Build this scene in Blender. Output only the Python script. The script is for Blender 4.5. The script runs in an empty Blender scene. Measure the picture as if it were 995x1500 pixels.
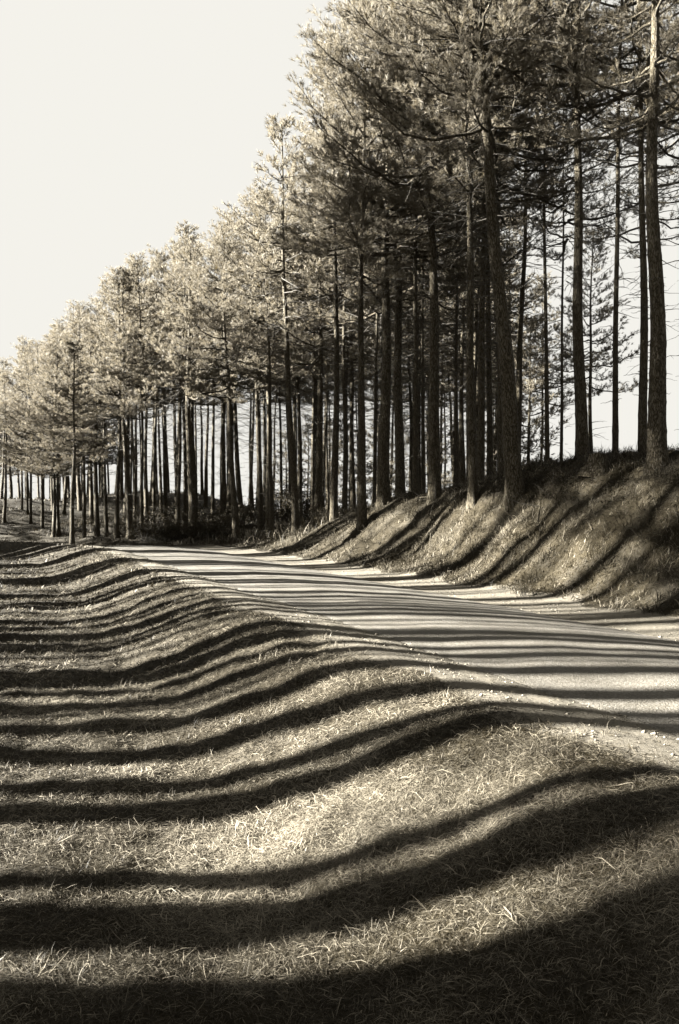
import bpy, math, random
import numpy as np
from mathutils import Vector, Matrix

# ------------------------------------------------------------------ camera, sky, sun, exposure
SC = bpy.context.scene
C = SC.collection
F = 1167.0            # focal length of the photograph in its own pixels (1500 high)
CX, HY = 497.5, 745.0
EYE = 1.7
SUN_EL = math.radians(18.0)

cam_d = bpy.data.cameras.new("camera")
cam = bpy.data.objects.new("camera", cam_d)
C.objects.link(cam)
cam_d.sensor_fit = 'VERTICAL'
cam_d.sensor_height = 36.0
cam_d.lens = F / 1500.0 * 36.0
cam_d.clip_start = 0.05
cam_d.clip_end = 6000
cam.location = (0, 0, EYE)
cam.rotation_euler = (math.radians(90) - math.atan((750 - HY) / F), 0, 0)
SC.camera = cam

w = bpy.data.worlds.new("World")
SC.world = w
w.use_nodes = True
nt = w.node_tree
nt.nodes.clear()
sky = nt.nodes.new("ShaderNodeTexSky")
sky.sky_type = 'NISHITA'
sky.sun_disc = False
sky.sun_elevation = SUN_EL
sky.sun_rotation = math.radians(-90)
sky.air_density = 1.0
sky.dust_density = 2.0
bw = nt.nodes.new("ShaderNodeRGBToBW")
mn = nt.nodes.new("ShaderNodeMath"); mn.operation = 'MINIMUM'; mn.inputs[1].default_value = 0.283
tint = nt.nodes.new("ShaderNodeVectorMath"); tint.operation = 'SCALE'
tint.inputs[0].default_value = (1.0, 0.98, 0.915)
bg = nt.nodes.new("ShaderNodeBackground"); bg.inputs[1].default_value = 0.1
wo = nt.nodes.new("ShaderNodeOutputWorld")
L = nt.links.new
L(sky.outputs[0], bw.inputs[0]); L(bw.outputs[0], mn.inputs[0])
L(mn.outputs[0], tint.inputs[3]); L(tint.outputs[0], bg.inputs[0]); L(bg.outputs[0], wo.inputs[0])

sd = bpy.data.lights.new("sun", 'SUN')
sd.energy = 5.0
sd.angle = math.radians(0.75)
sd.color = (1.0, 0.98, 0.925)
so = bpy.data.objects.new("sun", sd)
C.objects.link(so)
# light travels from -X (left) to +X, downwards
so.rotation_euler = Vector((-math.cos(SUN_EL), 0.0, math.sin(SUN_EL))).to_track_quat('Z', 'Y').to_euler()

SC.view_settings.view_transform = 'Standard'
SC.view_settings.look = 'None'
SC.view_settings.gamma = 1.0
SC.view_settings.exposure = 5.0
SC.render.engine = 'CYCLES'
SC.cycles.max_bounces = 5
SC.cycles.diffuse_bounces = 3
SC.cycles.transparent_max_bounces = 4

rng = np.random.default_rng(7)
random.seed(7)

# ------------------------------------------------------------------ helpers
def _hash(ix, iy, seed):
    h = (ix.astype(np.int64) * 374761393 + iy.astype(np.int64) * 668265263 + seed * 974634777) & 0xffffffff
    h = ((h ^ (h >> 13)) * 1274126177) & 0xffffffff
    h = h ^ (h >> 16)
    return (h & 0xffffff) / float(0xffffff)

def noise(x, y, seed=0):
    x = np.asarray(x, float); y = np.asarray(y, float)
    x, y = np.broadcast_arrays(x, y)
    ix = np.floor(x); iy = np.floor(y)
    fx = x - ix; fy = y - iy
    fx = fx * fx * (3 - 2 * fx); fy = fy * fy * (3 - 2 * fy)
    a = _hash(ix, iy, seed); b = _hash(ix + 1, iy, seed)
    c = _hash(ix, iy + 1, seed); d = _hash(ix + 1, iy + 1, seed)
    return (a * (1 - fx) + b * fx) * (1 - fy) + (c * (1 - fx) + d * fx) * fy * 1.0 - 0.5

def fbm(x, y, seed=0, octs=3):
    v = 0; a = 1.0
    for o in range(octs):
        v = v + a * noise(x * 2 ** o, y * 2 ** o, seed + o * 17)
        a *= 0.5
    return v

def smooth(a, b, x):
    u = np.clip((x - a) / (b - a), 0, 1)
    return u * u * (3 - 2 * u)

def mesh_from(name, verts, faces, mat=None, smooth_shade=False, tone=None):
    """verts (n,3); faces either (m,3)/(m,4) array or list of such arrays."""
    me = bpy.data.meshes.new(name)
    if not isinstance(faces, list):
        faces = [faces]
    faces = [np.asarray(f, np.int32) for f in faces if len(f)]
    loops = np.concatenate([f.ravel() for f in faces])
    tot = np.concatenate([np.full(len(f), f.shape[1], np.int32) for f in faces])
    starts = np.concatenate([[0], np.cumsum(tot)[:-1]]).astype(np.int32)
    me.vertices.add(len(verts))
    me.vertices.foreach_set("co", np.asarray(verts, np.float32).ravel())
    me.loops.add(len(loops))
    me.loops.foreach_set("vertex_index", loops)
    me.polygons.add(len(tot))
    me.polygons.foreach_set("loop_start", starts)
    me.polygons.foreach_set("loop_total", tot)
    if smooth_shade:
        me.polygons.foreach_set("use_smooth", np.ones(len(tot), bool))
    if tone is not None:
        at = me.attributes.new("tone", 'FLOAT', 'POINT')
        at.data.foreach_set("value", np.asarray(tone, np.float32))
    me.update(calc_edges=True)
    if mat:
        me.materials.append(mat)
    return me

def link(name, me, parent=None, **props):
    o = bpy.data.objects.new(name, me)
    C.objects.link(o)
    if parent is not None:
        o.parent = parent
    for k, v in props.items():
        o[k] = v
    return o

def thing(name, label, cat, loc=(0, 0, 0), rot=(0, 0, 0), group=None):
    o = bpy.data.objects.new(name, None)
    o.empty_display_size = 0.3
    C.objects.link(o)
    o.location = loc; o.rotation_euler = rot
    o['label'] = label; o['category'] = cat
    if group:
        o['group'] = group
    return o

class Geo:
    """collects tubes and triangles"""
    def __init__(self):
        self.v = []; self.f3 = []; self.f4 = []; self.n = 0
    def tube(self, pts, radii, sides=5, cap=True):
        pts = np.asarray(pts, float); k = len(pts)
        tang = np.gradient(pts, axis=0)
        tang /= np.linalg.norm(tang, axis=1, keepdims=True) + 1e-9
        ref = np.array([0.0, 0.0, 1.0]) if abs(tang[0][2]) < 0.9 else np.array([1.0, 0, 0])
        u = np.cross(tang, ref); u /= np.linalg.norm(u, axis=1, keepdims=True) + 1e-9
        vv = np.cross(tang, u)
        ang = np.arange(sides) / sides * 2 * np.pi
        r = np.asarray(radii, float)[:, None, None]
        ring = pts[:, None, :] + r * (np.cos(ang)[None, :, None] * u[:, None, :] + np.sin(ang)[None, :, None] * vv[:, None, :])
        self.v.append(ring.reshape(-1, 3))
        a = np.arange(k - 1)[:, None] * sides + np.arange(sides)[None, :]
        b = np.arange(k - 1)[:, None] * sides + (np.arange(sides)[None, :] + 1) % sides
        q = np.stack([a, b, b + sides, a + sides], -1).reshape(-1, 4) + self.n
        self.f4.append(q)
        if cap:
            e = self.n + (k - 1) * sides
            for i in range(1, sides - 1):
                self.f3.append(np.array([[e, e + i, e + i + 1]]))
                self.f3.append(np.array([[self.n, self.n + i + 1, self.n + i]]))
        self.n += k * sides
    def mesh(self, name, mat, smooth_shade=True):
        fs = []
        if self.f4: fs.append(np.concatenate(self.f4))
        if self.f3: fs.append(np.concatenate(self.f3))
        return mesh_from(name, np.concatenate(self.v), fs, mat, smooth_shade)

# ------------------------------------------------------------------ materials
def new_mat(name):
    m = bpy.data.materials.new(name)
    m.use_nodes = True
    t = m.node_tree
    b = t.nodes["Principled BSDF"]
    return m, t, b

SEPIA = (1.0, 0.88, 0.64)
def sep(v, k=1.0):
    return (v, v * (1 - 0.17 * k), v * (1 - 0.46 * k), 1)

def ramp(t, stops):
    r = t.nodes.new("ShaderNodeValToRGB")
    e = r.color_ramp.elements
    while len(e) < len(stops): e.new(0.5)
    for el, (p, c) in zip(e, stops):
        el.position = p; el.color = c
    return r

def tex_noise(t, scale, detail=3, rough=0.55, coord=None):
    n = t.nodes.new("ShaderNodeTexNoise")
    n.inputs["Scale"].default_value = scale
    n.inputs["Detail"].default_value = detail
    n.inputs["Roughness"].default_value = rough
    if coord is not None: t.links.new(coord, n.inputs["Vector"])
    return n

def foliage_mat(name, lo, hi, k, transl=0.25, rough=0.5, spec=0.25):
    m, t, b = new_mat(name)
    at = t.nodes.new("ShaderNodeAttribute"); at.attribute_name = "tone"
    r = ramp(t, [(0.0, sep(lo, k * 1.9)), (1.0, sep(hi, k * 0.8))])
    t.links.new(at.outputs["Fac"], r.inputs[0])
    t.links.new(r.outputs[0], b.inputs["Base Color"])
    b.inputs["Roughness"].default_value = rough
    b.inputs["Specular IOR Level"].default_value = spec
    tr = t.nodes.new("ShaderNodeBsdfTranslucent")
    t.links.new(r.outputs[0], tr.inputs[0])
    mx = t.nodes.new("ShaderNodeMixShader"); mx.inputs[0].default_value = transl
    out = t.nodes["Material Output"]
    t.links.new(b.outputs[0], mx.inputs[1]); t.links.new(tr.outputs[0], mx.inputs[2])
    t.links.new(mx.outputs[0], out.inputs[0])
    return m

M_needle = foliage_mat("pine_needles", 0.04, 0.14, 0.75, 0.5, 0.5, 0.1)
M_straw = foliage_mat("dry_grass_blades", 0.008, 0.17, 0.9, 0.15, 0.6, 0.12)
M_leaf = foliage_mat("shrub_leaves", 0.012, 0.04, 1.0, 0.2, 0.8, 0.08)

def bark_mat(name, lo, hi, sc=9.0):
    m, t, b = new_mat(name)
    tc = t.nodes.new("ShaderNodeTexCoord")
    mp = t.nodes.new("ShaderNodeMapping"); mp.inputs["Scale"].default_value = (1, 1, 0.22)
    t.links.new(tc.outputs["Object"], mp.inputs[0])
    v = t.nodes.new("ShaderNodeTexVoronoi"); v.feature = 'DISTANCE_TO_EDGE'
    v.inputs["Scale"].default_value = sc * 2.2
    nz = tex_noise(t, sc * 1.5, 4, 0.6, mp.outputs[0])
    ad = t.nodes.new("ShaderNodeMixRGB"); ad.blend_type = 'ADD'; ad.inputs[0].default_value = 0.12
    t.links.new(mp.outputs[0], ad.inputs[1]); t.links.new(nz.outputs["Color"], ad.inputs[2])
    t.links.new(ad.outputs[0], v.inputs["Vector"])
    fr = ramp(t, [(0.0, (0, 0, 0, 1)), (0.22, (1, 1, 1, 1))])
    t.links.new(v.outputs["Distance"], fr.inputs[0])
    n2 = tex_noise(t, sc * 5, 4, 0.65, mp.outputs[0])
    mul = t.nodes.new("ShaderNodeMath"); mul.operation = 'MULTIPLY'
    t.links.new(fr.outputs[0], mul.inputs[0]); t.links.new(n2.outputs["Fac"], mul.inputs[1])
    r = ramp(t, [(0.0, sep(lo, 1.9)), (0.35, sep((lo + hi) / 2, 1.1)), (0.7, sep(hi, 0.6))])
    t.links.new(mul.outputs[0], r.inputs[0])
    t.links.new(r.outputs[0], b.inputs["Base Color"])
    b.inputs["Roughness"].default_value = 0.9
    b.inputs["Specular IOR Level"].default_value = 0.15
    bp = t.nodes.new("ShaderNodeBump"); bp.inputs["Strength"].default_value = 0.9
    bp.inputs["Distance"].default_value = 0.03
    t.links.new(mul.outputs[0], bp.inputs["Height"]); t.links.new(bp.outputs[0], b.inputs["Normal"])
    return m
M_bark = bark_mat("pine_bark", 0.006, 0.085, 12.0)
M_twig, _t, _b = new_mat("dead_twig")
_b.inputs["Base Color"].default_value = sep(0.018, 1.3); _b.inputs["Roughness"].default_value = 0.85
M_cut, _t, _b = new_mat("cut_wood")
_n = tex_noise(_t, 30, 3); _r = ramp(_t, [(0.3, sep(0.09)), (0.7, sep(0.2))])
_t.links.new(_n.outputs["Fac"], _r.inputs[0]); _t.links.new(_r.outputs[0], _b.inputs["Base Color"])
_b.inputs["Roughness"].default_value = 0.8

# ground: thatch of dry grass / sand on the verges, told apart by the vertex attribute "tone" (1 = sand)
M_ground, t, b = new_mat("grass_thatch_and_sand")
tc = t.nodes.new("ShaderNodeTexCoord")
at = t.nodes.new("ShaderNodeAttribute"); at.attribute_name = "tone"
n1 = tex_noise(t, 45, 5, 0.7, tc.outputs["Object"])
n0 = tex_noise(t, 1.3, 4, 0.6, tc.outputs["Object"])
mpx = t.nodes.new("ShaderNodeMapping"); mpx.inputs["Scale"].default_value = (1, 2.2, 2)
t.links.new(tc.outputs["Object"], mpx.inputs[0])
n3 = tex_noise(t, 14, 5, 0.7, mpx.outputs[0])
mg = t.nodes.new("ShaderNodeMath"); mg.operation = 'ADD'
mh = t.nodes.new("ShaderNodeMath"); mh.operation = 'MULTIPLY_ADD'; mh.inputs[1].default_value = 0.35; mh.inputs[2].default_value = 0.0
t.links.new(n0.outputs["Fac"], mh.inputs[0])
mi = t.nodes.new("ShaderNodeMath"); mi.operation = 'MULTIPLY_ADD'; mi.inputs[1].default_value = 0.35
t.links.new(n3.outputs["Fac"], mi.inputs[0]); t.links.new(mh.outputs[0], mi.inputs[2])
mj = t.nodes.new("ShaderNodeMath"); mj.operation = 'MULTIPLY_ADD'; mj.inputs[1].default_value = 0.3
t.links.new(n1.outputs["Fac"], mj.inputs[0]); t.links.new(mi.outputs[0], mj.inputs[2])
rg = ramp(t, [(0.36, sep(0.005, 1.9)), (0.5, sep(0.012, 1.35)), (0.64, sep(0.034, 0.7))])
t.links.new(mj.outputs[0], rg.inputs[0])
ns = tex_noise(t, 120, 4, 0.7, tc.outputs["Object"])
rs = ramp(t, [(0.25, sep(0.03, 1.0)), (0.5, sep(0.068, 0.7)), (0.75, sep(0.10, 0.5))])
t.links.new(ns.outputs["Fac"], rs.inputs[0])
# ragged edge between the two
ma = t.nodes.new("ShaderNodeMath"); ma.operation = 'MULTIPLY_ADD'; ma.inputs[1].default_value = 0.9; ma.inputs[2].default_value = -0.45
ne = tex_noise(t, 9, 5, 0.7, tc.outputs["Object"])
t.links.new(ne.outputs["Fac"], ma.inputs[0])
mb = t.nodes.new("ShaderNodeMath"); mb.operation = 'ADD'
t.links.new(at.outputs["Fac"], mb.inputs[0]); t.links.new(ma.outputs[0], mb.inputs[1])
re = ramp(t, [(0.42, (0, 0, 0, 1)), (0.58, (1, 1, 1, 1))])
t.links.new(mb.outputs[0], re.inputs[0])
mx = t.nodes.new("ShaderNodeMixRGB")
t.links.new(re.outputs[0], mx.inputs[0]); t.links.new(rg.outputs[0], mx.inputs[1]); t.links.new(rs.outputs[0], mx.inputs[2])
t.links.new(mx.outputs[0], b.inputs["Base Color"])
b.inputs["Roughness"].default_value = 0.9; b.inputs["Specular IOR Level"].default_value = 0.1
bp = t.nodes.new("ShaderNodeBump"); bp.inputs["Strength"].default_value = 0.8; bp.inputs["Distance"].default_value = 0.03
t.links.new(mj.outputs[0], bp.inputs["Height"]); t.links.new(bp.outputs[0], b.inputs["Normal"])

M_road, t, b = new_mat("worn_asphalt")
tc = t.nodes.new("ShaderNodeTexCoord")
v = t.nodes.new("ShaderNodeTexVoronoi"); v.inputs["Scale"].default_value = 85
t.links.new(tc.outputs["Object"], v.inputs["Vector"])
na = tex_noise(t, 2.0, 4, 0.6, tc.outputs["Object"])
nb = tex_noise(t, 160, 2, 0.7, tc.outputs["Object"])
m1 = t.nodes.new("ShaderNodeMath"); m1.operation = 'MULTIPLY_ADD'; m1.inputs[1].default_value = 0.45
vg = t.nodes.new("ShaderNodeTexVoronoi"); vg.inputs["Scale"].default_value = 95
t.links.new(tc.outputs["Object"], vg.inputs["Vector"])
bwv = t.nodes.new("ShaderNodeRGBToBW"); t.links.new(vg.outputs["Color"], bwv.inputs[0])
m0 = t.nodes.new("ShaderNodeMath"); m0.operation = 'MULTIPLY_ADD'; m0.inputs[1].default_value = 0.5
t.links.new(bwv.outputs[0], m0.inputs[0])
mq = t.nodes.new("ShaderNodeMath"); mq.operation = 'MULTIPLY'; mq.inputs[1].default_value = 0.5
t.links.new(nb.outputs["Fac"], mq.inputs[0]); t.links.new(mq.outputs[0], m0.inputs[2])
t.links.new(na.outputs["Fac"], m1.inputs[0]); t.links.new(m0.outputs[0], m1.inputs[2])
rr = ramp(t, [(0.42, sep(0.014, 1.2)), (0.70, sep(0.045, 0.75)), (0.98, sep(0.092, 0.45))])
t.links.new(m1.outputs[0], rr.inputs[0]); t.links.new(rr.outputs[0], b.inputs["Base Color"])
b.inputs["Roughness"].default_value = 0.75; b.inputs["Specular IOR Level"].default_value = 0.25
bp = t.nodes.new("ShaderNodeBump"); bp.inputs["Strength"].default_value = 0.5; bp.inputs["Distance"].default_value = 0.010
t.links.new(v.outputs["Distance"], bp.inputs["Height"]); t.links.new(bp.outputs[0], b.inputs["Normal"])

M_stone, t, b = new_mat("verge_stone")
b.inputs["Base Color"].default_value = sep(0.09, 0.8); b.inputs["Roughness"].default_value = 0.9

# ------------------------------------------------------------------ terrain
CA, SA = 0.92, 0.392          # the road runs 23 degrees left of the view direction
BEND_T, BEND_K = 24.0, 0.03
def st(x, y):
    s = CA * x + SA * y
    t_ = -SA * x + CA * y
    s = s + BEND_K * np.maximum(0, t_ - BEND_T) ** 2 * (t_ < 60) + (t_ >= 60) * (BEND_K * 36 ** 2 + (t_ - 60) * 2.2)
    return s, t_

PS = np.array([-50, 1.0, 1.3, 1.7, 2.1, 2.45, 2.7, 3.0, 3.25, 3.5, 4.6, 5.6, 6.5, 6.9, 7.4, 7.8])
PZ = np.array([0, 0.0, .04, .17, .33, .46, .505, .51, .475, .43, .445, .40, .32, .335, .36, .42])
CT = np.array([-40, 0, 6, 10, 12, 14, 17, 20, 24, 30, 36, 44, 60, 200])
CZ = np.array([2.5, 2.5, 2.55, 2.57, 2.66, 2.56, 2.3, 1.9, 1.42, 0.95, 0.75, 0.8, 0.9, 0.3])
def interp_s(x, xp, fp):      # smoothed table lookup
    return (np.interp(x - 0.12, xp, fp) + 2 * np.interp(x, xp, fp) + np.interp(x + 0.12, xp, fp)) / 4

def height(x, y, rough=True):
    x = np.asarray(x, float); y = np.asarray(y, float)
    s, t_ = st(x, y)
    warp = 0.25 * noise(t_ * 0.35, s * 0.1, 5)
    z = interp_s(s + warp * ((s < 3.2) & (s > 0.3)), PS, PZ)
    ct = np.interp(t_, CT, CZ)
    foot = 0.40
    w2 = 0.5 * noise(t_ * 0.3 + 9, s * 0.25, 8)
    wid = 2.9 + 0.25 * np.maximum(0, t_ - 20) * (t_ < 44) + 5 * (t_ >= 44)
    bank = smooth(7.5, 7.5 + wid, s + w2 * smooth(7.6, 8.4, s))
    z = z + (ct - foot) * bank
    z = np.where(s > 10.5, z - 0.02 * np.minimum(s - 10.5, 40) * (t_ < 30), z)
    # road dips after it turns
    z = z - 0.35 * smooth(27, 34, t_) * smooth(2.4, 3.6, s) * (1 - smooth(7.0, 9.5, s))
    # mounds in the wood behind the bend
    def g(px, d, h, sx, sy):
        X = (px - CX) / F * d
        return h * np.exp(-((x - X) / sx) ** 2 - ((y - d) / sy) ** 2)
    z = z + g(170, 56, 1.5, 7, 7) + g(290, 58, 1.0, 5, 6) + g(-40, 46, 1.3, 7, 6)
    # far land falls away gently
    r = np.hypot(x, y)
    z = z - 0.9 * smooth(70, 140, r) - 2.5 * smooth(140, 500, r)
    if rough:
        gr = 1 - smooth(2.5, 2.95, s) * (1 - smooth(7.3, 7.7, s))
        bk = smooth(7.6, 8.6, s)
        z = z + gr * (0.06 * fbm(x * 1.1, y * 1.1, 3, 3) + 0.035 * noise(x * 4, y * 4, 11) + 0.028 * noise(x * 8.5, y * 8.5, 12))
        z = z + bk * (0.30 * fbm(x * 0.7, y * 0.7, 21, 3) + 0.15 * noise(x * 2.6, y * 2.6, 31) + 0.05 * noise(x * 7, y * 7, 32))
        z = z + (1 - gr) * 0.012 * noise(x * 3, y * 3, 41)
    return z

def axis(fine0, fine1, step, lo, hi, growth):
    a = list(np.arange(fine0, fine1, step))
    st_ = step; v = a[-1]
    while v < hi:
        st_ *= growth; v += st_; a.append(v)
    st_ = step; v = a[0]; pre = []
    while v > lo:
        st_ *= growth; v -= st_; pre.append(v)
    return np.array(pre[::-1] + a)

gx = axis(-4, 8, 0.065, -3000, 3000, 1.05)
gy = axis(1.5, 18, 0.07, -400, 4000, 1.035)
X, Y = np.meshgrid(gx, gy)
Z = height(X, Y)
S, T = st(X, Y)
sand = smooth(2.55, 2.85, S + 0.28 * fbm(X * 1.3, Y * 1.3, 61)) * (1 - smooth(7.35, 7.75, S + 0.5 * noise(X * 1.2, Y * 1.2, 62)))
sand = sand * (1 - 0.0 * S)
# a little bare sand on the bank around the trunks
ii = np.arange(len(gy) - 1)[:, None] * len(gx) + np.arange(len(gx) - 1)[None, :]
q = np.stack([ii, ii + 1, ii + 1 + len(gx), ii + len(gx)], -1).reshape(-1, 4)
# ground under the road lies 3 cm lower so that the road sheet never meets it
def edge_l(t_): return 3.40 + 0.10 * noise(t_ * 1.3, 0 * t_, 71) + 0.05 * noise(t_ * 6, 0 * t_, 72)
def edge_r(t_): return 6.5 + 0.16 * noise(t_ * 1.1, 0 * t_ + 5, 73) + 0.05 * noise(t_ * 6, 0 * t_, 74)
EL_, ER_ = edge_l(T), edge_r(T)
under = smooth(EL_ + 0.06, EL_ + 0.16, S) * (1 - smooth(ER_ - 0.16, ER_ - 0.06, S))
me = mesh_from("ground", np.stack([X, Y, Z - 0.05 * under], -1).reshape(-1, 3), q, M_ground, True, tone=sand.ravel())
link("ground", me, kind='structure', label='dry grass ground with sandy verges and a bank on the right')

# road sheet with ragged edges
tt = np.concatenate([np.arange(-6, 24, 0.08), np.arange(24, 62, 0.25)])
uu = np.linspace(0, 1, 60)
Tg, Ug = np.meshgrid(tt, uu, indexing='ij')
el = edge_l(tt)
er = edge_r(tt)
Sg = el[:, None] * (1 - Ug) + er[:, None] * Ug
S0 = Sg - BEND_K * np.maximum(0, Tg - BEND_T) ** 2 * (Tg < 60) - (Tg >= 60) * (BEND_K * 36 ** 2 + (Tg - 60) * 2.2)
det = CA * CA + SA * SA
Xr = (CA * S0 - SA * Tg) / det
Yr = (SA * S0 + CA * Tg) / det
edge = np.minimum(Ug, 1 - Ug) * 3.1
Zr = height(Xr, Yr) + 0.008 - 0.022 * (1 - smooth(0, 0.09, edge))
ii = np.arange(len(tt) - 1)[:, None] * 60 + np.arange(59)[None, :]
q = np.stack([ii, ii + 60, ii + 61, ii + 1], -1).reshape(-1, 4)
me = mesh_from("road", np.stack([Xr, Yr, Zr], -1).reshape(-1, 3), q, M_road, True)
link("road", me, kind='structure', label='narrow worn asphalt road striped with trunk shadows')

def hz(x, y):
    return float(height(np.array([x]), np.array([y]))[0])

# ------------------------------------------------------------------ grass
def blades(x, y, length, width, lean_lo, lean_hi, tone, seed, azim=None, curl=0.5):
    """3-triangle curved ribbons"""
    r = np.random.default_rng(seed)
    n = len(x)
    z = height(x, y)
    az = r.uniform(0, 2 * np.pi, n) if azim is None else azim
    el0 = r.uniform(lean_lo, lean_hi, n)
    el1 = el0 - r.uniform(0.0, 1.0, n) * curl * 1.4
    az1 = az + r.normal(0, 0.5, n) * curl
    p0 = np.stack([x, y, z - 0.008 + r.uniform(0, 1, n) * 0.012], -1)
    d0 = np.stack([np.cos(az) * np.cos(el0), np.sin(az) * np.cos(el0), np.sin(el0)], -1)
    d1 = np.stack([np.cos(az1) * np.cos(el1), np.sin(az1) * np.cos(el1), np.sin(el1)], -1)
    p1 = p0 + d0 * (length * 0.5)[:, None]
    p2 = p1 + d1 * (length * 0.5)[:, None]
    # keep tips above ground
    p2[:, 2] = np.maximum(p2[:, 2], height(p2[:, 0], p2[:, 1]) + 0.004)
    p1[:, 2] = np.maximum(p1[:, 2], height(p1[:, 0], p1[:, 1]) + 0.006)
    ra = r.uniform(0, 2 * np.pi, n)
    side = np.stack([-np.sin(az) , np.cos(az), 0.6 * np.sin(ra)], -1)
    side /= np.linalg.norm(side, axis=1, keepdims=True)
    wv = side * (width / 2)[:, None]
    V = np.stack([p0 - wv, p0 + wv, p1 - wv * 0.9, p1 + wv * 0.9, p2], 1).reshape(-1, 3)
    b0 = np.arange(n)[:, None] * 5
    f4 = b0 + np.array([[0, 1, 3, 2]])
    f3 = b0 + np.array([[2, 3, 4]])
    tn = np.repeat(tone, 5)
    return V, f4, f3, tn

def scatter(n, d0, d1, seed, smin=-60, smax=60, half=0.50, power=1.0):
    r = np.random.default_rng(seed)
    d = (r.uniform(0, 1, n) ** power) * (d1 ** 2 - d0 ** 2) + d0 ** 2
    d = np.sqrt(d)
    x = r.uniform(-1, 1, n) * d * half
    s, _ = st(x, d)
    k = (s > smin) & (s < smax + 0.14 * noise(x * 1.7, d * 1.7, 88) + 0.10 * r.normal(0, 0.6, len(s)))
    return x[k], d[k]

def grass_patch(name, label, sets, shift=0.0):
    Vs = []; f4s = []; f3s = []; ts = []; off = 0
    for (x, y, ln, wd, lo, hi, seed, curl) in sets:
        r = np.random.default_rng(seed + 99)
        n = len(x)
        patch = fbm(x * 1.6, y * 1.6, 77, 2)
        tone = np.clip(r.beta(0.7, 2.0, n) + patch * 0.6 + shift, 0, 1)
        length = ln * r.uniform(0.5, 1.4, n)
        V, a, b_, tn = blades(x, y, length, wd * r.uniform(0.6, 1.3, n), lo, hi, tone, seed, curl=curl)
        Vs.append(V); f4s.append(a + off); f3s.append(b_ + off); ts.append(tn); off += len(V)
    me = mesh_from(name, np.concatenate(Vs), [np.concatenate(f4s), np.concatenate(f3s)], M_straw, False, np.concatenate(ts))
    link(name, me, kind='stuff', label=label, category='grass')

def setof(n, d0, d1, ln, wd, lo, hi, seed, smin, smax, curl=0.6, half=0.5):
    x, y = scatter(n, d0, d1, seed, smin, smax, half)
    return (x, y, ln, wd, lo, hi, seed, curl)

def tufts(n, d0, d1, ln, wd, seed, smin, smax, per=26, rad=0.035):
    x, y = scatter(n, d0, d1, seed, smin, smax)
    r = np.random.default_rng(seed + 5)
    x = np.repeat(x, per) + r.normal(0, rad, len(x) * per); y = np.repeat(y, per) + r.normal(0, rad, len(y) * per)
    return (x, y, ln, wd, 0.5, 1.4, seed, 0.7)
grass_patch("dry_grass", "dry matted straw-like grass covering the flat and the road embankment", [
    setof(150000, 1.9, 4.2, 0.06, 0.0019, 0.0, 0.5, 101, -9, 2.72, 0.6, 0.55),
    setof(9000, 1.9, 4.4, 0.11, 0.0028, 0.0, 0.5, 102, -9, 2.8, 0.7, 0.55),
    setof(120000, 4.2, 7.5, 0.06, 0.0034, 0.0, 0.6, 103, -9, 2.72),
    setof(80000, 7.5, 13, 0.07, 0.007, 0.0, 0.8, 104, -12, 2.72),
    setof(60000, 13, 24, 0.10, 0.014, 0.1, 1.0, 105, -16, 2.72),
    tufts(160, 2.8, 7, 0.05, 0.0028, 145, 2.55, 3.15, 20, 0.04),
    tufts(250, 7, 22, 0.06, 0.006, 146, 2.55, 3.3, 12, 0.05),
    tufts(150, 2.2, 5, 0.055, 0.0022, 141, -9, 2.9, 30, 0.03),
    tufts(500, 5, 12, 0.07, 0.0042, 142, -9, 2.75, 24, 0.04),
    tufts(400, 12, 26, 0.09, 0.008, 143, -16, 2.75, 14, 0.05),
    setof(30000, 24, 42, 0.14, 0.026, 0.1, 1.1, 106, -30, 2.8),
])
grass_patch("bank_grass", "tufted grass and needle litter over the bank below the pines", [
    setof(120000, 9, 18, 0.10, 0.009, 0.1, 1.2, 111, 7.55, 16),
    tufts(1100, 9, 20, 0.17, 0.009, 144, 7.4, 13, 20, 0.06),
    setof(9000, 9, 24, 0.24, 0.010, 0.5, 1.3, 112, 8.0, 14),
    setof(60000, 18, 30, 0.13, 0.015, 0.2, 1.2, 113, 7.55, 18),
    setof(9000, 24, 34, 0.42, 0.018, 0.7, 1.4, 115, 7.9, 11),
    setof(40000, 30, 60, 0.2, 0.03, 0.2, 1.2, 114, 7.6, 60),
], -0.12)
# verge litter: sparse needles and blades on the sand
grass_patch("verge_litter", "fallen needles and straw strewn over the sandy verges and the road edge", [
    setof(20000, 2.5, 9, 0.04, 0.003, 0.0, 0.2, 121, 2.65, 3.55, 0.3),
    setof(7000, 3.5, 12, 0.045, 0.004, 0.0, 0.15, 123, 3.4, 6.5, 0.3),
    setof(10000, 8, 26, 0.045, 0.005, 0.0, 0.2, 124, 2.65, 3.5, 0.3),
    setof(14000, 7, 24, 0.06, 0.006, 0.0, 0.3, 122, 6.5, 7.7, 0.3),
])
# little stones on the verges
r = np.random.default_rng(5)
sx, sy = scatter(60000, 2.5, 20, 131, 2.8, 7.6)
s_, t_ = st(sx, sy)
k = ((s_ < 3.6) | (s_ > 6.3))
sx, sy = sx[k][:5000], sy[k][:5000]
oc = np.array([[1, 0, 0], [-1, 0, 0], [0, 1, 0], [0, -1, 0], [0, 0, 1], [0, 0, -1]], float)
of = np.array([[0, 2, 4], [2, 1, 4], [1, 3, 4], [3, 0, 4], [2, 0, 5], [1, 2, 5], [3, 1, 5], [0, 3, 5]])
sz = np.minimum(r.gamma(2.0, 0.0026, len(sx)), 0.016)[:, None, None]
V = oc[None] * sz * r.uniform(0.5, 1.3, (len(sx), 6, 3)) * np.array([1.3, 1.0, 0.7])
V = V + np.stack([sx, sy, height(sx, sy) + 0.004], -1)[:, None, :]
me = mesh_from("pebbles", V.reshape(-1, 3), (np.arange(len(sx))[:, None, None] * 6 + of[None]).reshape(-1, 3), M_stone)
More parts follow.
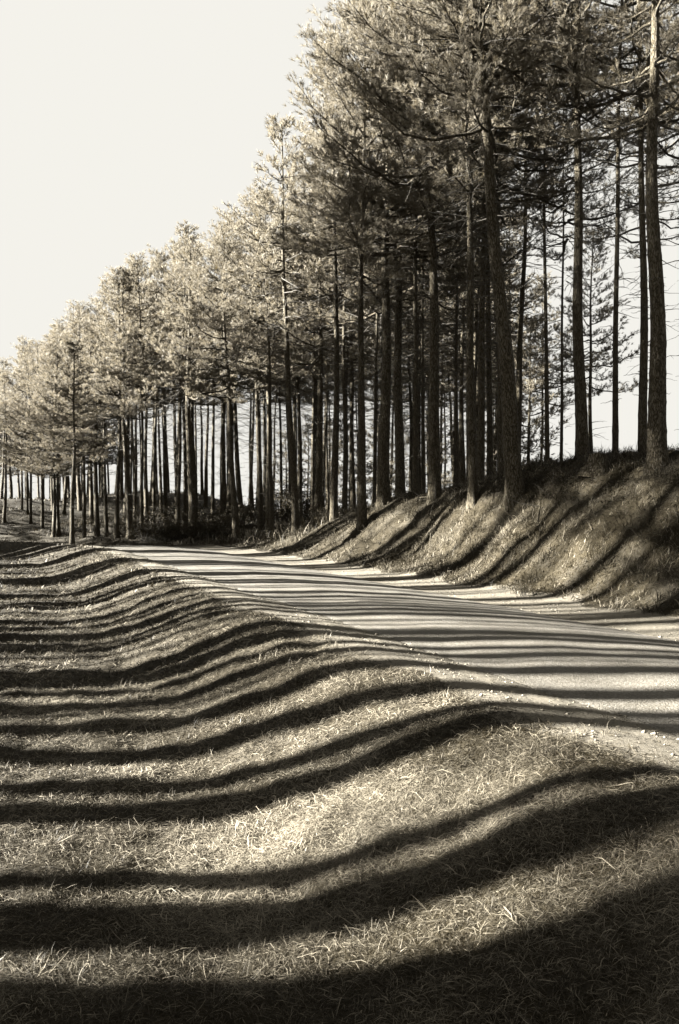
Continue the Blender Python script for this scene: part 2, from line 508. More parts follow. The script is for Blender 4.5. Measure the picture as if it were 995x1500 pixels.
link("pebbles", me, kind='stuff', label='small stones and crumbs scattered along both sandy verges', category='pebbles')

# ------------------------------------------------------------------ pines
def trunk_mesh(name, H, seed, sides=20, rings=90, bend=0.12, rough=0.013):
    r = np.random.default_rng(seed)
    u = np.linspace(0, 1, rings)
    z = -0.5 + (H + 0.5) * u ** 1.15
    zz = np.maximum(z, 0)
    rad = 0.165 * (1 - 0.86 * (zz / H) ** 0.9) + 0.015 * np.exp(-zz / 1.2)
    ph = r.uniform(0, 6.28, 4)
    cx = bend * (np.sin(z / H * 3.0 + ph[0]) - math.sin(ph[0])) + 0.03 * np.sin(z * 1.1 + ph[1])
    cy = bend * (np.sin(z / H * 3.3 + ph[2]) - math.sin(ph[2])) + 0.03 * np.sin(z * 0.9 + ph[3])
    a = np.arange(sides) / sides * 2 * np.pi
    Zg, Ag = np.meshgrid(z, a, indexing='ij')
    lobes = 1 + 0.22 * np.sin(Ag * 3 + ph[0]) + 0.15 * np.sin(Ag * 5 + ph[1])
    R = rad[:, None] + 0.06 * np.exp(-np.maximum(Zg + 0.05, 0) / 0.16) * lobes
    nz = noise(np.cos(Ag) * 4 + 10 + seed, Zg * 1.6 + np.sin(Ag) * 4, seed) + 0.6 * noise(np.cos(Ag) * 9 + 10, Zg * 4 + np.sin(Ag) * 9, seed + 3)
    R = R + nz * rough * np.clip(rad[:, None] / 0.165, 0.2, 1)
    # swellings at the branch whorls
    R = R * (1 + 0.06 * np.maximum(0, np.sin(Zg * 9.0 + ph[2])) ** 6)
    V = np.stack([cx[:, None] + R * np.cos(Ag), cy[:, None] + R * np.sin(Ag), Zg], -1).reshape(-1, 3)
    i0 = np.arange(rings - 1)[:, None] * sides + np.arange(sides)[None, :]
    i1 = np.arange(rings - 1)[:, None] * sides + (np.arange(sides)[None, :] + 1) % sides
    q = np.stack([i0, i1, i1 + sides, i0 + sides], -1).reshape(-1, 4)
    me = mesh_from(name, V, q, M_bark, True)
    def centre(zq):
        return np.array([np.interp(zq, z, cx), np.interp(zq, z, cy), zq]), float(np.interp(zq, z, rad))
    return me, centre

def crown_geo(H, zb, Lmax, seed, centre, shape=0.6, dens=1.0, young=False):
    r = np.random.default_rng(seed)
    wood = Geo()
    heavy = []              # the largest boughs, kept apart for the near trees
    P = []; D = []
    z = zb
    while z < H - 0.15:
        u = (z - zb) / (H - zb)
        nb = r.integers(3, 6)
        base_az = r.uniform(0, 6.28)
        for i in range(nb):
            az = base_az + i * 2 * np.pi / nb + r.normal(0, 0.25)
            Lb = Lmax * (max(0.05, 1 - u) ** shape) * r.uniform(0.6, 1.12)
            if r.uniform() < 0.16: continue
            if r.uniform() < 0.12: Lb = min(Lb * 1.25, Lmax)
            if u < 0.18: Lb *= r.uniform(0.55, 1.1)
            Lb = max(Lb, 0.35)
            el = 0.02 + 0.75 * u ** 1.4 + r.normal(0, 0.09)
            if young: el = 0.15 + 0.5 * u
            c, rt = centre(z + r.normal(0, 0.06))
            n = 9
            f = np.linspace(0, 1, n)
            sag = -0.22 * np.sin(f * np.pi * 0.9) * (1 - u) + 0.30 * f ** 2
            azf = az + 0.35 * r.normal() * f
            h = f * Lb * np.cos(el)
            pts = np.stack([c[0] + np.cos(azf) * h, c[1] + np.sin(azf) * h, c[2] + f * Lb * np.sin(el) + sag * Lb * 0.55], -1)
            pts[1:] += r.normal(0, 0.02, (n - 1, 3)) * Lb * 0.5
            br = 0.012 + 0.011 * Lb
            wood.tube(pts, br * (1 - 0.85 * f), 5, False)
            heavy.append((pts, br * (1 - 0.85 * f), len(wood.v) - 1))
            # branchlets
            nbl = int(max(4, Lb / 0.15 * dens))
            for j in range(nbl):
                g = 0.22 + 0.78 * (j + r.uniform(0, 1)) / nbl
                g = min(g, 0.999)
                k = g * (n - 1); k0 = int(k); fr = k - k0
                p = pts[k0] * (1 - fr) + pts[min(k0 + 1, n - 1)] * fr
                sidea = azf[k0] + (1 if j % 2 else -1) * r.uniform(0.45, 1.15)
                ll = (0.22 + 0.36 * Lb / 3 * (1.25 - g)) * r.uniform(0.7, 1.5)
                if g > 0.9: sidea = azf[k0] + r.normal(0, 0.3)
                up = r.uniform(0.0, 0.55) + 0.35 * u
                dv = np.array([math.cos(sidea) * math.cos(up), math.sin(sidea) * math.cos(up), math.sin(up)])
                q1 = p + dv * ll * 0.5; q2 = p + dv * ll + np.array([0, 0, ll * 0.18])
                wood.tube([p, q1, q2], [0.007, 0.005, 0.003], 3, False)
                m = int(3 + ll / 0.11)
                gg = (r.uniform(0.0, 1.0, m) ** 0.6 * 0.8 + 0.2)[:, None]
                pp = p + dv * ll * gg + np.array([0, 0, 1.0]) * (ll * 0.18 * gg ** 2)
                off = r.normal(0, 1, (m, 3)) * np.array([0.07, 0.07, 0.03])
                pp = pp + off
                dd = dv * 0.8 + off * 5 + np.array([0, 0, 0.5]) + r.normal(0, 0.25, (m, 3))
                P.append(pp); D.append(dd)
        z += r.uniform(0.34, 0.62) * (0.8 if u > 0.6 else 1.0)
    # leader
    c, rt = centre(H - 0.05)
    m = 14
    P.append(c + np.stack([r.normal(0, 0.06, m), r.normal(0, 0.06, m), r.uniform(-0.7, 0.15, m)], -1))
    D.append(np.stack([r.normal(0, 0.4, m), r.normal(0, 0.4, m), np.ones(m)], -1))
    return wood, np.concatenate(P), np.concatenate(D), heavy

def needles_mesh(name, P, D, seed, K=9, ln=0.125, wd=0.013):
    r = np.random.default_rng(seed)
    D = D / (np.linalg.norm(D, axis=1, keepdims=True) + 1e-9)
    n = len(P)
    ref = r.normal(0, 1, (n, 3))
    u = np.cross(D, ref); u /= np.linalg.norm(u, axis=1, keepdims=True)
    v = np.cross(D, u)
    a = r.uniform(0, 2 * np.pi, (n, K)); th = r.uniform(0.25, 0.95, (n, K))
    dirs = D[:, None, :] * np.cos(th)[..., None] + (u[:, None, :] * np.cos(a)[..., None] + v[:, None, :] * np.sin(a)[..., None]) * np.sin(th)[..., None]
    start = P[:, None, :] + D[:, None, :] * r.uniform(-0.05, 0.06, (n, K))[..., None]
    tip = start + dirs * (ln * r.uniform(0.7, 1.25, (n, K)))[..., None]
    sd_ = np.cross(dirs, r.normal(0, 1, (n, K, 3)))
    sd_ /= np.linalg.norm(sd_, axis=-1, keepdims=True) + 1e-9
    w_ = sd_ * wd / 2
    V = np.stack([start + w_ * 1.8, start - w_ * 1.8, tip], 2).reshape(-1, 3)
    nt_ = n * K
    f = (np.arange(nt_)[:, None] * 3 + np.array([[0, 1, 2]]))
    tone = np.repeat(np.clip(r.normal(0.5, 0.17, n), 0, 1), K * 3)
    return mesh_from(name, V, f, M_needle, False, tone)

def dead_mesh(name, z0, z1, step, Lr, seed, centre):
    r = np.random.default_rng(seed)
    g = Geo()
    z = z0
    while z < z1:
        u = (z - z0) / (z1 - z0)
        for i in range(r.integers(1, 5)):
            az = r.uniform(0, 6.28)
            Lb = Lr * (0.12 + 0.88 * u ** 1.3) * r.uniform(0.25, 1.2)
            el = r.normal(0.0, 0.28)
            c, rt = centre(z + r.normal(0, 0.08))
            n = 6; f = np.linspace(0, 1, n)
            az_ = az + r.normal(0, 0.3) * f
            pts = np.stack([c[0] + np.cos(az_) * (rt * 0.6 + f * Lb), c[1] + np.sin(az_) * (rt * 0.6 + f * Lb),
                            c[2] + f * Lb * math.sin(el) - 0.12 * Lb * f ** 2], -1)
            pts[1:] += np.cumsum(r.normal(0, 0.022, (n - 1, 3)), axis=0)
            br = 0.006 + 0.0055 * Lb
            g.tube(pts, br * (1 - 0.8 * f) + 0.0015, 4, False)
            for j in range(int(Lb * 3)):
                k = r.integers(2, n)
                sa = az + r.choice([-1, 1]) * r.uniform(0.4, 1.2)
                l2 = r.uniform(0.15, 0.45) * Lb ** 0.5
                e2 = r.normal(0.0, 0.4)
                p = pts[k]
                q2 = p + np.array([math.cos(sa) * math.cos(e2), math.sin(sa) * math.cos(e2), math.sin(e2)]) * l2
                g.tube([p, (p + q2) / 2 + r.normal(0, 0.02, 3), q2], [0.0045, 0.0035, 0.002], 3, False)
        z += r.uniform(0.18, 0.42) * step
    return g.mesh(name, M_twig)

class Kind: pass
def make_kind(H, zb, Lmax, seed, dead0=1.2, deadL=1.6, K=14, ln=0.12, wd=0.007, dens=1.0, bend=0.12, sides=20, rings=90, young=False, shape=0.6, dstep=1.0, split=False):
    k = Kind(); k.H = H
    k.trunk, cen = trunk_mesh("trunk", H, seed, sides, rings, bend)
    wood, P, D, heavy = crown_geo(H, zb, Lmax, seed + 1, cen, shape, dens, young)
    k.wood = wood.mesh("branches", M_bark)
    k.boughs = None
    if split:
        skip = {h[2] for h in heavy}
        tw = Geo(); tw.v = []
        off = 0; newidx = {}
        vs = []; fs = []
        pos = 0
        for i_, (v_, q_) in enumerate(zip(wood.v, wood.f4)):
            if i_ not in skip:
                vs.append(v_); fs.append(q_ - pos + off); off += len(v_)
            pos += len(v_)
        k.wood_small = mesh_from("twigs", np.concatenate(vs), np.concatenate(fs), M_bark, True)
        k.boughs = []
        for pts, rad_, _ in heavy:
            g_ = Geo(); g_.tube(pts, rad_, 5, False); k.boughs.append(g_.mesh("branch", M_bark))
    k.needles = needles_mesh("needles", P, D, seed + 2, K, ln, wd)
    k.dead = dead_mesh("dead_branches", dead0, zb + (H - zb) * 0.35, dstep, deadL, seed + 3, cen) if dead0 is not None else None
    k.cen = cen
    k.tris = len(P) * K
    return k

NEAR = [make_kind(16.5, 8.6, 3.1, 200 + i * 10, 1.6, 2.5, K=14, dens=1.05, bend=0.10, sides=28, rings=200, dstep=0.8, split=True) for i in range(3)]
EDGE = [make_kind(14.5, 6.6, 3.5, 300 + i * 10, 1.5, 1.9, K=14, dens=1.15, bend=0.14, split=True) for i in range(2)]
SPARSE = [make_kind(16.0, 8.4, 3.2, 250 + i * 10, 1.6, 2.3, K=13, dens=0.7, bend=0.10, sides=28, rings=200, dstep=1.15, split=True) for i in range(2)]
BELT = [make_kind(13.8, 9.6, 2.3, 700 + i * 10, 2.5, 1.6, K=6, ln=0.15, wd=0.02, dens=0.55, sides=16, rings=60) for i in range(2)]
FAR = [make_kind(13.6, 6.3, 2.7, 400 + i * 10, 1.4, 2.4, K=13, ln=0.13, wd=0.009, dens=0.9, bend=0.16, sides=12, rings=50, shape=0.85) for i in range(3)]
FILL = [make_kind(14.5, 9.2, 2.2, 800 + i * 10, 1.4, 2.2, K=10, ln=0.15, wd=0.012, dens=0.7, bend=0.16, sides=10, rings=40, shape=0.85) for i in range(2)]
FARLOW = [make_kind(13.0, 4.2, 3.1, 500 + i * 10, 1.4, 1.5, K=13, ln=0.13, wd=0.009, dens=0.9, bend=0.16, sides=12, rings=50) for i in range(2)]
YOUNG = [make_kind(6.5, 0.6, 1.7, 600 + i * 10, None, 0, K=10, ln=0.13, wd=0.012, dens=0.9, bend=0.08, sides=8, rings=24, young=True, shape=0.75) for i in range(2)]
print("crown tris", [k.tris for k in NEAR + EDGE + FAR + FARLOW + YOUNG])

G1 = "front pines on the bank"
LINE_X = [-400, 0, 90, 180, 285, 345, 400, 440, 480, 560]
LINE_Y = [640, 545, 468, 368, 322, 305, 235, 95, 0, -300]
def pine(kind, x, y, label, group, dia=0.33, hs=1.0, rz=None, lean=0.0, leany=0.0, name="pine_tree", cat="pine tree"):
    z = hz(x, y)
    if group != "pines of the left-hand stand" and y > 12:
        px = CX + F * x / y
        top = np.interp(px, LINE_X, LINE_Y) - 6 + (80 if group == 'slim pines deep in the stand' else 42) * random.random()
        hs = min(hs, ((HY - top) / F * y + EYE - z) / kind.H)
    rz = random.uniform(0, 6.28) if rz is None else rz
    t = thing(name, label, cat, (x, y, z), (0, 0, 0), group)
    m = Matrix.Rotation(lean, 3, 'Y') @ Matrix.Rotation(leany, 3, 'X') @ Matrix.Rotation(rz, 3, 'Z')
    t.rotation_euler = m.to_euler()
    t.scale = (hs, hs, hs)
    kx = dia / 0.33 / hs
    a = link("trunk", kind.trunk, t); a.scale = (kx, kx, 1)
    if kind.boughs and group == G1:
        for bm_ in kind.boughs:
            link("branch", bm_, t)
        link("twigs", kind.wood_small, t, kind='stuff')
    else:
        link("branches", kind.wood, t, kind='stuff')
    link("crown", kind.needles, t, kind='stuff')
    if kind.dead is not None:
        link("dead_branches", kind.dead, t, kind='stuff')
    return t

placed = []
def fit(px, by, wpx, dguess, lo=0.85, hi=1.18):
    """find the depth near dguess at which a foot on this ground is seen at height by"""
    best = None
    for d in np.linspace(dguess * lo, dguess * hi, 60):
        X = (px - CX) / F * d
        yy = HY - (hz(X, d) - EYE) / d * F
        e = abs(yy - by) + abs(d / dguess - 1) * 6
        if best is None or e < best[0]: best = (e, d, X, yy)
    _, d, X, yy = best
    return X, d, yy

# px of the foot, y of the foot, trunk width px, depth guess, x of the trunk 400 px higher up, kind, scale, label
G1 = "front pines on the bank"
G2 = "front pines round the bend"
ROWS = [
 (967, 682, 27, 13.6, 962, 'S0', 1.0, "thickest pine trunk at the right edge, standing on top of the bank", G1),
 (943, 671, 13, 17.5, 938, 'S1', 0.95, "dark slimmer pine just left of the thickest right-hand pine", G1),
 (901, 671, 9, 19.0, 904, 'S0', 0.9, "thin dark straight pine alone against the white sky gap", G1),
 (851, 673, 18, 16.5, 851, 'S1', 1.0, "dark upright pine left of the white sky gap on the bank top", G1),
 (757, 728, 25, 14.6, 733, 'N2', 1.0, "thick left-leaning pine with sunlit foot halfway down the bank", G1),
 (738, 698, 12, 20.5, 722, 'E0', 0.95, "slim leaning pine close behind the thick leaning pine", G1),
 (718, 700, 9, 22.5, 712, 'N0', 0.95, "narrow dark pine second behind the thick leaning pine", G1),
 (703, 702, 11, 21.5, 705, 'N1', 0.95, "straight dark pine right of the slim pine with crooked sunlit foot", G1),
 (692, 738, 14, 18.5, 682, 'N2', 0.9, "slim pine with crooked sunlit foot low on the bank", G1),
 (636, 730, 18, 20.0, 628, 'E1', 1.0, "stout dark pine with flared foot in the middle of the bank", G1),
 (610, 718, 9, 25.0, 610, 'N0', 0.9, "thin pine standing right of the pair with sunlit feet", G1),
 (585, 745, 15, 21.5, 577, 'N1', 0.95, "right-hand pine of the pair with bright sunlit feet", G1),
 (564, 738, 18, 22.5, 557, 'E0', 1.02, "left-hand pine of the pair, brightest sunlit foot of all", G1),
 (532, 768, 13, 23.5, 529, 'E1', 0.95, "dark pine lowest on the bank casting a shadow streak", G1),
 (506, 752, 8, 30.0, 505, 'N2', 0.88, "slim grey pine just left of the lowest dark bank pine", G1),
 (465, 770, 12, 29.0, 466, 'E0', 0.93, "pine with lit left side at the left end of the bank", G1),
 (440, 772, 8, 33.0, 440, 'F0', 1.0, "dark slim pine left of the last bank pine", G2),
 (428, 772, 8, 35.0, 427, 'F1', 1.0, "second dark slim pine left of the last bank pine", G2),
 (413, 772, 5, 38.0, 414, 'F2', 1.0, "very thin pine between dark slim pines and pale double pines", G2),
 (395, 778, 10, 29.5, 385, 'E1', 0.9, "pale sunlit slanting pine of the double pines above tall grass", G2),
 (382, 776, 9, 31.0, 383, 'F2', 1.0, "darker straight pine of the double pines above tall grass", G2),
 (345, 785, 10, 30.5, 336, 'E0', 0.9, "slightly slanting pine nearest the right end of the road", G2),
 (326, 775, 9, 34.0, 325, 'F0', 1.0, "grey pine left of the slanting pine at the road end", G2),
 (312, 773, 6, 37.0, 312, 'F1', 1.0, "slim pale pine between the stout pine and the grey pine", G2),
 (284, 787, 12, 32.5, 282, 'F2', 1.04, "stout dark pine in the middle of the road end, low boughs", G2),
 (272, 778, 6, 35.0, 272, 'F0', 1.0, "thin dark pine touching the left side of the stout pine", G2),
 (258, 775, 6, 38.0, 258, 'F1', 0.98, "thin dark pine one step left of the stout pine", G2),
 (244, 775, 6, 36.0, 243, 'F2', 0.97, "slim pale pine two steps left of the stout pine", G2),
 (225, 775, 6, 39.0, 225, 'F0', 0.98, "slim pale pine right of the slanting thin pale pine", G2),
 (208, 783, 6, 36.0, 199, 'F1', 0.95, "thin pale pine slanting left above the undergrowth", G2),
 (191, 788, 9, 34.5, 183, 'F2', 0.98, "tall dark pine with pale upper stem above the road end", G2),
 (171, 788, 7, 35.0, 169, 'F1', 0.95, "straight grey pine just left of the tall pale-topped pine", G2),
 (156, 786, 6, 37.0, 151, 'F0', 0.93, "dark slanting pine at the mound behind the road end", G2),
 (143, 785, 8, 36.0, 141, 'L0', 0.95, "dark bushy-topped pine over the left corner of the road", G2),
 (123, 786, 6, 38.0, 121, 'L1', 0.95, "slim dark pine right of the lone roadside pine", G2),
 (105, 797, 7, 27.0, 103, 'F0', 0.5, "small dark pine alone on the grass left of the road", G2),
 (86, 785, 6, 39.0, 85, 'L1', 0.93, "right-hand dark pine of the left pair behind the mound foot", G2),
 (79, 785, 6, 40.0, 80, 'L0', 0.93, "left-hand dark pine of the left pair behind the mound foot", G2),
 (62, 774, 5, 43.0, 58, 'L1', 0.93, "thin pine on the right shoulder of the left mound", G2),
 (45, 765, 4, 46.0, 42, 'L0', 0.95, "thin dark pine in the middle of the left mound", G2),
 (39, 753, 3.5, 50.0, 36, 'L1', 0.92, "very thin pine behind the left mound's middle", G2),
 (17, 750, 3.5, 50.0, 2, 'L1', 0.9, "thin strongly slanting pine at the far left of the mound", G2),
 (803, 682, 7, 24.0, 798, 'S0', 0.9, "pale thin pine in the bright gap right of the leaning pine", G1),
 (822, 679, 5, 26.0, 822, 'S1', 0.88, "very thin dark pine left of the dark upright pine", G1),
 (670, 697, 6, 27.0, 668, 'F0', 1.05, "thin pale pine right of the stout flared pine", G1),
 (620, 703, 6, 28.0, 619, 'F1', 1.05, "bright white-lit thin stem left of the stout flared pine", G1),
 (548, 745, 6, 30.0, 548, 'F2', 1.03, "thin dark pine between the lowest bank pine and the pair", G1),
]
KIND = {'G': FILL, 'S': SPARSE, 'N': NEAR, 'E': EDGE, 'F': FAR, 'L': FARLOW}
for (px, by, wpx, dg, topx, kc, hs, lab, grp) in ROWS:
    X_, d_, yy = fit(px, by, wpx, dg)
    lean = math.atan((topx - px) / 400.0)
    dia = wpx * d_ / F
    kind = KIND[kc[0]][int(kc[1])]
    pine(kind, X_, d_, lab, grp, dia, hs, lean=lean)
    placed.append((X_, d_))
    print("pine %4d by %4d -> d %.1f y %.0f dia %.2f" % (px, by, d_, yy, dia))

# trees behind the front ones: slimmer, dense to the left, open on the right where the sky shows
LABF = "slim pine deep in the stand behind the front trunks"
r = np.random.default_rng(77)
cnt = 0; tries = 0
while cnt < 140 and tries < 8000:
    tries += 1
    d = r.uniform(24, 60)
    px = r.uniform(-60, 760)
    if px > 700 and r.uniform() < 0.5: continue
    X_ = (px - CX) / F * d
    s_, t_ = st(np.array([X_]), np.array([d]))
    s_ = float(s_[0]); t_ = float(t_[0])
    if s_ < 9.3: continue
    if any((X_ - a) ** 2 + (d - b) ** 2 < 1.5 ** 2 for a, b in placed): continue
    if 152 < px < 168 or 346 < px < 372 and r.uniform() < 0.6: continue
    if px < 70 and d < 52: continue
    ki = (FARLOW if px < 120 and r.uniform() < 0.5 else FILL)[r.integers(0, 2)]
    pine(ki, X_, d, LABF, "slim pines deep in the stand", r.uniform(0.16, 0.28), r.uniform(0.86, 1.02), lean=r.normal(0, 0.015), leany=r.normal(0, 0.015))
    placed.append((X_, d)); cnt += 1
for i in range(44):
    d = r.uniform(39, 58); px = r.uniform(-45, 165); X_ = (px - CX) / F * d
    if any((X_ - a) ** 2 + (d - b) ** 2 < 1.0 for a, b in placed): continue
    pine((FARLOW if i % 3 == 0 else FILL)[i % 2], X_, d, "thin pine in the far left row among many slim trunks", "thin pines of the far left row", r.uniform(0.12, 0.2), r.uniform(0.8, 0.95), lean=r.normal(0, 0.02))
    placed.append((X_, d))
for (px, d, ks) in [(868, 30, .8), (790, 40, .9), (962, 24, .95), (1010, 20, 1.0), (1060, 16, 1.0), (1100, 24, .9), (1180, 14, 1.0), (700, 36, .9)]:
    X_ = (px - CX) / F * d
    pine(SPARSE[int(px) % 2] if px > 950 else FAR[int(px) % 3], X_, d,
         "slim pine standing back on the bank top behind the right-hand trunks", "pines back on the bank top",
         r.uniform(0.16, 0.24), ks, lean=r.normal(0, 0.01))
# young bushy pines in the understorey
for i, (px, d, sc) in enumerate([(775, 27, 1.0), (740, 31, 1.1), (560, 44, 0.95), (590, 47, 1.0), (480, 46, 0.9), (420, 44, 0.8), (505, 52, 1.1), (640, 42, 1.1), (450, 50, 1.0), (530, 49, .9)]):
    X_ = (px - CX) / F * d
    pine(YOUNG[i % 2], X_, d, ("bushy young pine filling the gap right of the leaning trunk" if i == 0 else
         "young bushy pine in the understorey behind the bank trunks"), "young pines in the understorey", 0.16, sc, name="young_pine", cat="young pine")

# the row outside the frame on the left, whose trunks stripe the grass and the road
LABB = "tall pine in the left-hand stand whose trunk shadow stripes the ground"
bands = [(0.5, 2.76), (0.62, 1.9), (3.02, 3.32), (3.56, 3.68), (4.22, 4.5), (4.74, 4.92), (5.38, 5.76), (6.02, 6.12), (6.58, 6.78),
         (7.2, 7.38), (7.64, 7.76), (7.92, 8.22), (9.25, 9.95), (10.2, 10.55), (11.05, 11.45), (11.95, 12.35), (13.5, 14.0),
         (14.95, 15.9), (17.8, 19.3), (20.6, 21.2), (22.6, 24.3), (26.0, 29.6)]
r = np.random.default_rng(12)
belt = []
for (a, b_) in bands:
    wd_ = b_ - a
    n = max(1, int(round(wd_ / 0.27)))
    for i in range(n):
        low = 8.5 < a < 25 and r.uniform() < (0.9 if a < 13 else 0.6)
        dia = min(0.5, max(0.24, wd_ / n * 1.75))
        yc = a + wd_ * (i + 0.5) / n
        for tr in range(60):
            off_lo, off_hi = (9.0, 14.0) if (low and yc < 13) else (6.0, 11.0) if low else (6.0, 10.0) if 3.4 < yc < 9 else (6.0, 12.5)
            xx = -(0.44 * yc + r.uniform(off_lo, off_hi))
            if all((xx - p) ** 2 + (yc - q_) ** 2 > 0.6 for p, q_ in belt): break
        belt.append((xx, yc))
        pine(NEAR[r.integers(0, 3)] if low else BELT[r.integers(0, 2)], xx, yc, LABB, "pines of the left-hand stand", dia, r.uniform(0.98, 1.1) if (low and yc > 13) else r.uniform(0.93, 1.0), lean=r.normal(0, 0.02), leany=r.normal(0, 0.004))
for i in range(46):        # thinner stems between them, farther back
    yc = 5.6 + 22 * ((i + 0.5 + r.uniform(-0.4, 0.4)) / 46) ** 1.25
    xx = -(0.44 * yc + r.uniform(9.0, 12.5))
    belt.append((xx, yc))
    pine(BELT[r.integers(0, 2)], xx, yc, LABB, "pines of the left-hand stand", r.uniform(0.12, 0.24), r.uniform(0.97, 1.05), lean=r.normal(0, 0.01), leany=r.normal(0, 0.006))
for i in range(26):
    yc = 29.5 + 38 * r.uniform() ** 1.7 if i > 4 else 2.3 - 0.55 * i
    xx = -(0.44 * yc + (r.uniform(6.0, 14) if i > 4 else 19 + 2 * (i % 2)))
    pine(FARLOW[i % 2] if i > 4 else NEAR[i % 3], xx, yc, LABB, "pines of the left-hand stand", r.uniform(0.2, 0.34), r.uniform(0.75, 0.85))
print("belt", len(belt))


# ------------------------------------------------------------------ undergrowth, stump, fallen wood
def shrub_meshes(seed, rad, hgt, n_stem=26):
    r = np.random.default_rng(seed)
    g = Geo(); P = []; 
    for i in range(n_stem):
        az = r.uniform(0, 6.28); rr = rad * r.uniform(0.2, 1.0); hh = hgt * r.uniform(0.5, 1.1)
        p0 = np.array([math.cos(az) * rr * 0.25, math.sin(az) * rr * 0.25, -0.05])
        p1 = np.array([math.cos(az) * rr * 0.6, math.sin(az) * rr * 0.6, hh * 0.8])
        p2 = np.array([math.cos(az) * rr * 1.05, math.sin(az) * rr * 1.05, hh * r.uniform(0.6, 1.0)])
        g.tube([p0, (p0 + p1) / 2 + r.normal(0, .03, 3), p1, p2], [0.009, 0.007, 0.005, 0.002], 4, False)
        m = 60
        f = r.uniform(0.25, 1, m)[:, None]
        pts = (1 - f) ** 2 * p0 + 2 * f * (1 - f) * (p1 * 1.2) + f ** 2 * p2
        P.append(pts + r.normal(0, 0.07, (m, 3)))
    P = np.concatenate(P); n = len(P)
    P[:, 2] = np.maximum(P[:, 2], 0.02)
    d = r.normal(0, 1, (n, 3)); d[:, 2] *= 0.5; d /= np.linalg.norm(d, axis=1, keepdims=True)
    sdv = np.cross(d, r.normal(0, 1, (n, 3))); sdv /= np.linalg.norm(sdv, axis=1, keepdims=True)
    ln = r.uniform(0.025, 0.06, n)[:, None]
    V = np.stack([P, P + d * ln * .5 + sdv * ln * .28, P + d * ln, P + d * ln * .5 - sdv * ln * .28], 1).reshape(-1, 3)
    f = np.arange(n)[:, None] * 4 + np.array([[0, 1, 2, 3]])
    tone = np.repeat(r.uniform(0, 1, n), 4)
    return g.mesh("stems", M_twig), mesh_from("leaves", V, f, M_leaf, False, tone)
SH = [shrub_meshes(900 + i, 0.75, 0.7) for i in range(3)]
def shrub(px, d, sc, label, group="low shrubs under the far pines", hz_=1.0):
    X_ = (px - CX) / F * d
    t = thing("shrub", label, "shrub", (X_, d, hz(X_, d)), (0, 0, random.uniform(0, 6)), group)
    t.scale = (sc, sc, sc * hz_)
    a, b_ = SH[random.randrange(3)]
    link("stems", a, t, kind='stuff'); link("leaves", b_, t, kind='stuff')
LS = "low dark leafy shrub in the undergrowth at the bend of the road"
for (px, d, sc, h_) in [(215, 33.5, 1.5, .8), (228, 33, 1.3, .7), (243, 32.8, 1.3, .9), (255, 33, 1.6, .8), (270, 32.5, 1.4, .7), (296, 32, 1.4, .9),
                    (310, 32, 1.2, .6), (322, 33, 1.5, .9), (200, 36, 1.6, 1.0), (180, 37, 1.3, .9), (355, 34, 1.4, 1.0), (372, 35, 1.6, 1.2),
                    (135, 37, 1.4, .8), (100, 38, 1.2, .7), (235, 36, 1.8, 1.1), (285, 36, 1.7, 1.1), (410, 34, 1.6, 1.4), (425, 36, 2.0, 1.5), (450, 36, 1.7, 1.5), (335, 38, 1.8, 1.0)]:
    shrub(px, d, sc, LS, hz_=h_)
shrub(478, 26, 0.9, "tangled low shrub in the hollow where the bank ends", "shrubs on the bank")
shrub(497, 26.5, 0.8, "small twiggy shrub beside the lowest dark bank pine", "shrubs on the bank")
shrub(768, 12.2, 0.32, "small dark tussocky bush halfway down the bank below the leaning pine", "shrubs on the bank")

def on_ground(px, d, dz=0.0):
    X_ = (px - CX) / F * d
    return np.array([X_, d, hz(X_, d) + dz])

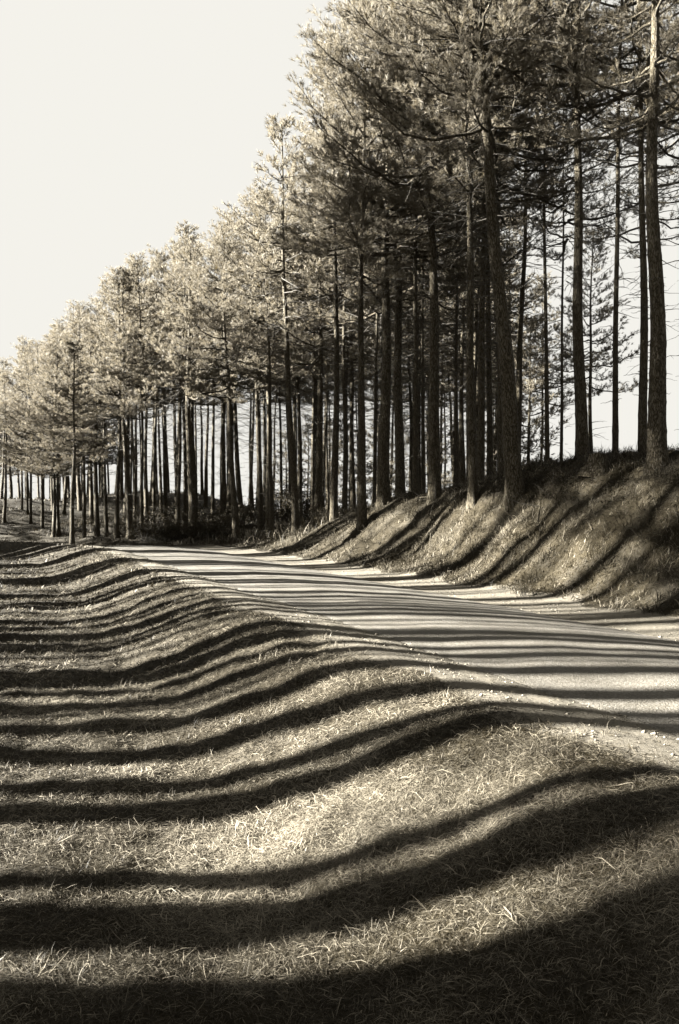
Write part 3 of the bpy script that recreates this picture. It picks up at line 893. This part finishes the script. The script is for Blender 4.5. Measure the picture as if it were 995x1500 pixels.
# stump near the brow
def stump(px, d, label, sc=1.0):
    p = on_ground(px, d)
    t = thing("tree_stump", label, "tree stump", tuple(p), (0.1, 0.12, 0.5))
    t.scale = (sc, sc, sc)
    sd_ = 18; zs = np.array([-0.15, 0.0, 0.06, 0.14, 0.24, 0.27]); rs = np.array([0.3, 0.24, 0.19, 0.165, 0.16, 0.155])
    a = np.arange(sd_) / sd_ * 2 * np.pi
    rr_ = rs[:, None] * (1 + 0.1 * np.sin(3 * a)[None] + 0.06 * np.sin(7 * a + 1)[None])
    zz = zs[:, None] + np.zeros(sd_)[None] ; zz[-1] += 0.03 * np.sin(2 * a)
    V = np.stack([rr_ * np.cos(a), rr_ * np.sin(a), zz], -1).reshape(-1, 3)
    i0 = np.arange(5)[:, None] * sd_ + np.arange(sd_)[None]; i1 = np.arange(5)[:, None] * sd_ + (np.arange(sd_)[None] + 1) % sd_
    link("bark", mesh_from("bark", V, np.stack([i0, i1, i1 + sd_, i0 + sd_], -1).reshape(-1, 4), M_bark, True), t)
    top = V[-sd_:] * np.array([0.985, 0.985, 1]) + np.array([0, 0, 0.003])
    V2 = np.concatenate([top, [[0, 0, 0.262]]])
    link("cut_face", mesh_from("cut_face", V2, np.array([[i, (i + 1) % sd_, sd_] for i in range(sd_)]), M_cut, False), t)
stump(874, 14.0, "weathered pine stump on the brow of the bank by a sunlit streak")
stump(655, 21.8, "low pale stump behind the stout flared pine", 0.8)

def log(px0, d0, px1, d1, rad, label, name="fallen_branch", twigs=5, seed=1):
    a = on_ground(px0, d0, rad * 0.8); b_ = on_ground(px1, d1, rad * 0.8)
    r = np.random.default_rng(seed)
    o = a.copy()
    f = np.linspace(0, 1, 8)[:, None]
    pts = a * (1 - f) + b_ * f
    pts[:, 2] = height(pts[:, 0], pts[:, 1]) * 0.5 + pts[:, 2] * 0.5 + rad * 0.6
    pts += r.normal(0, rad * 0.6, pts.shape)
    t = thing(name, label, name.replace("_", " "), tuple(o))
    g = Geo(); g.tube(pts - o, np.linspace(rad, rad * 0.45, 8), 8)
    link("stem", g.mesh("stem", M_bark), t)
    if twigs:
        g = Geo()
        for i in range(twigs):
            p = pts[r.integers(2, 8)] - o
            q_ = p + np.array([r.normal(0, .25), r.normal(0, .2), abs(r.normal(.12, .12))])
            g.tube([p, (p + q_) / 2 + r.normal(0, .03, 3), q_], [rad * .4, rad * .25, rad * .1], 4, False)
        link("twigs", g.mesh("twigs", M_twig), t, kind='stuff')
log(785, 14.2, 812, 15.0, 0.02, "bare forked branch lying at the foot of the leaning pine", seed=3, twigs=6)
log(648, 22.5, 690, 23.5, 0.06, "pale fallen log lying behind the stout flared pine", name="fallen_log", twigs=3, seed=4)
log(660, 19.6, 690, 19.9, 0.018, "thin dead branch on the bank left of the crooked sunlit foot", seed=5)
log(392, 24.6, 425, 22.6, 0.03, "long thin dead branch lying along the right verge near the bend", seed=6, twigs=2)
log(610, 20.5, 640, 19.8, 0.018, "bleached dead branch below the sunlit pair of pines", seed=8, twigs=7)
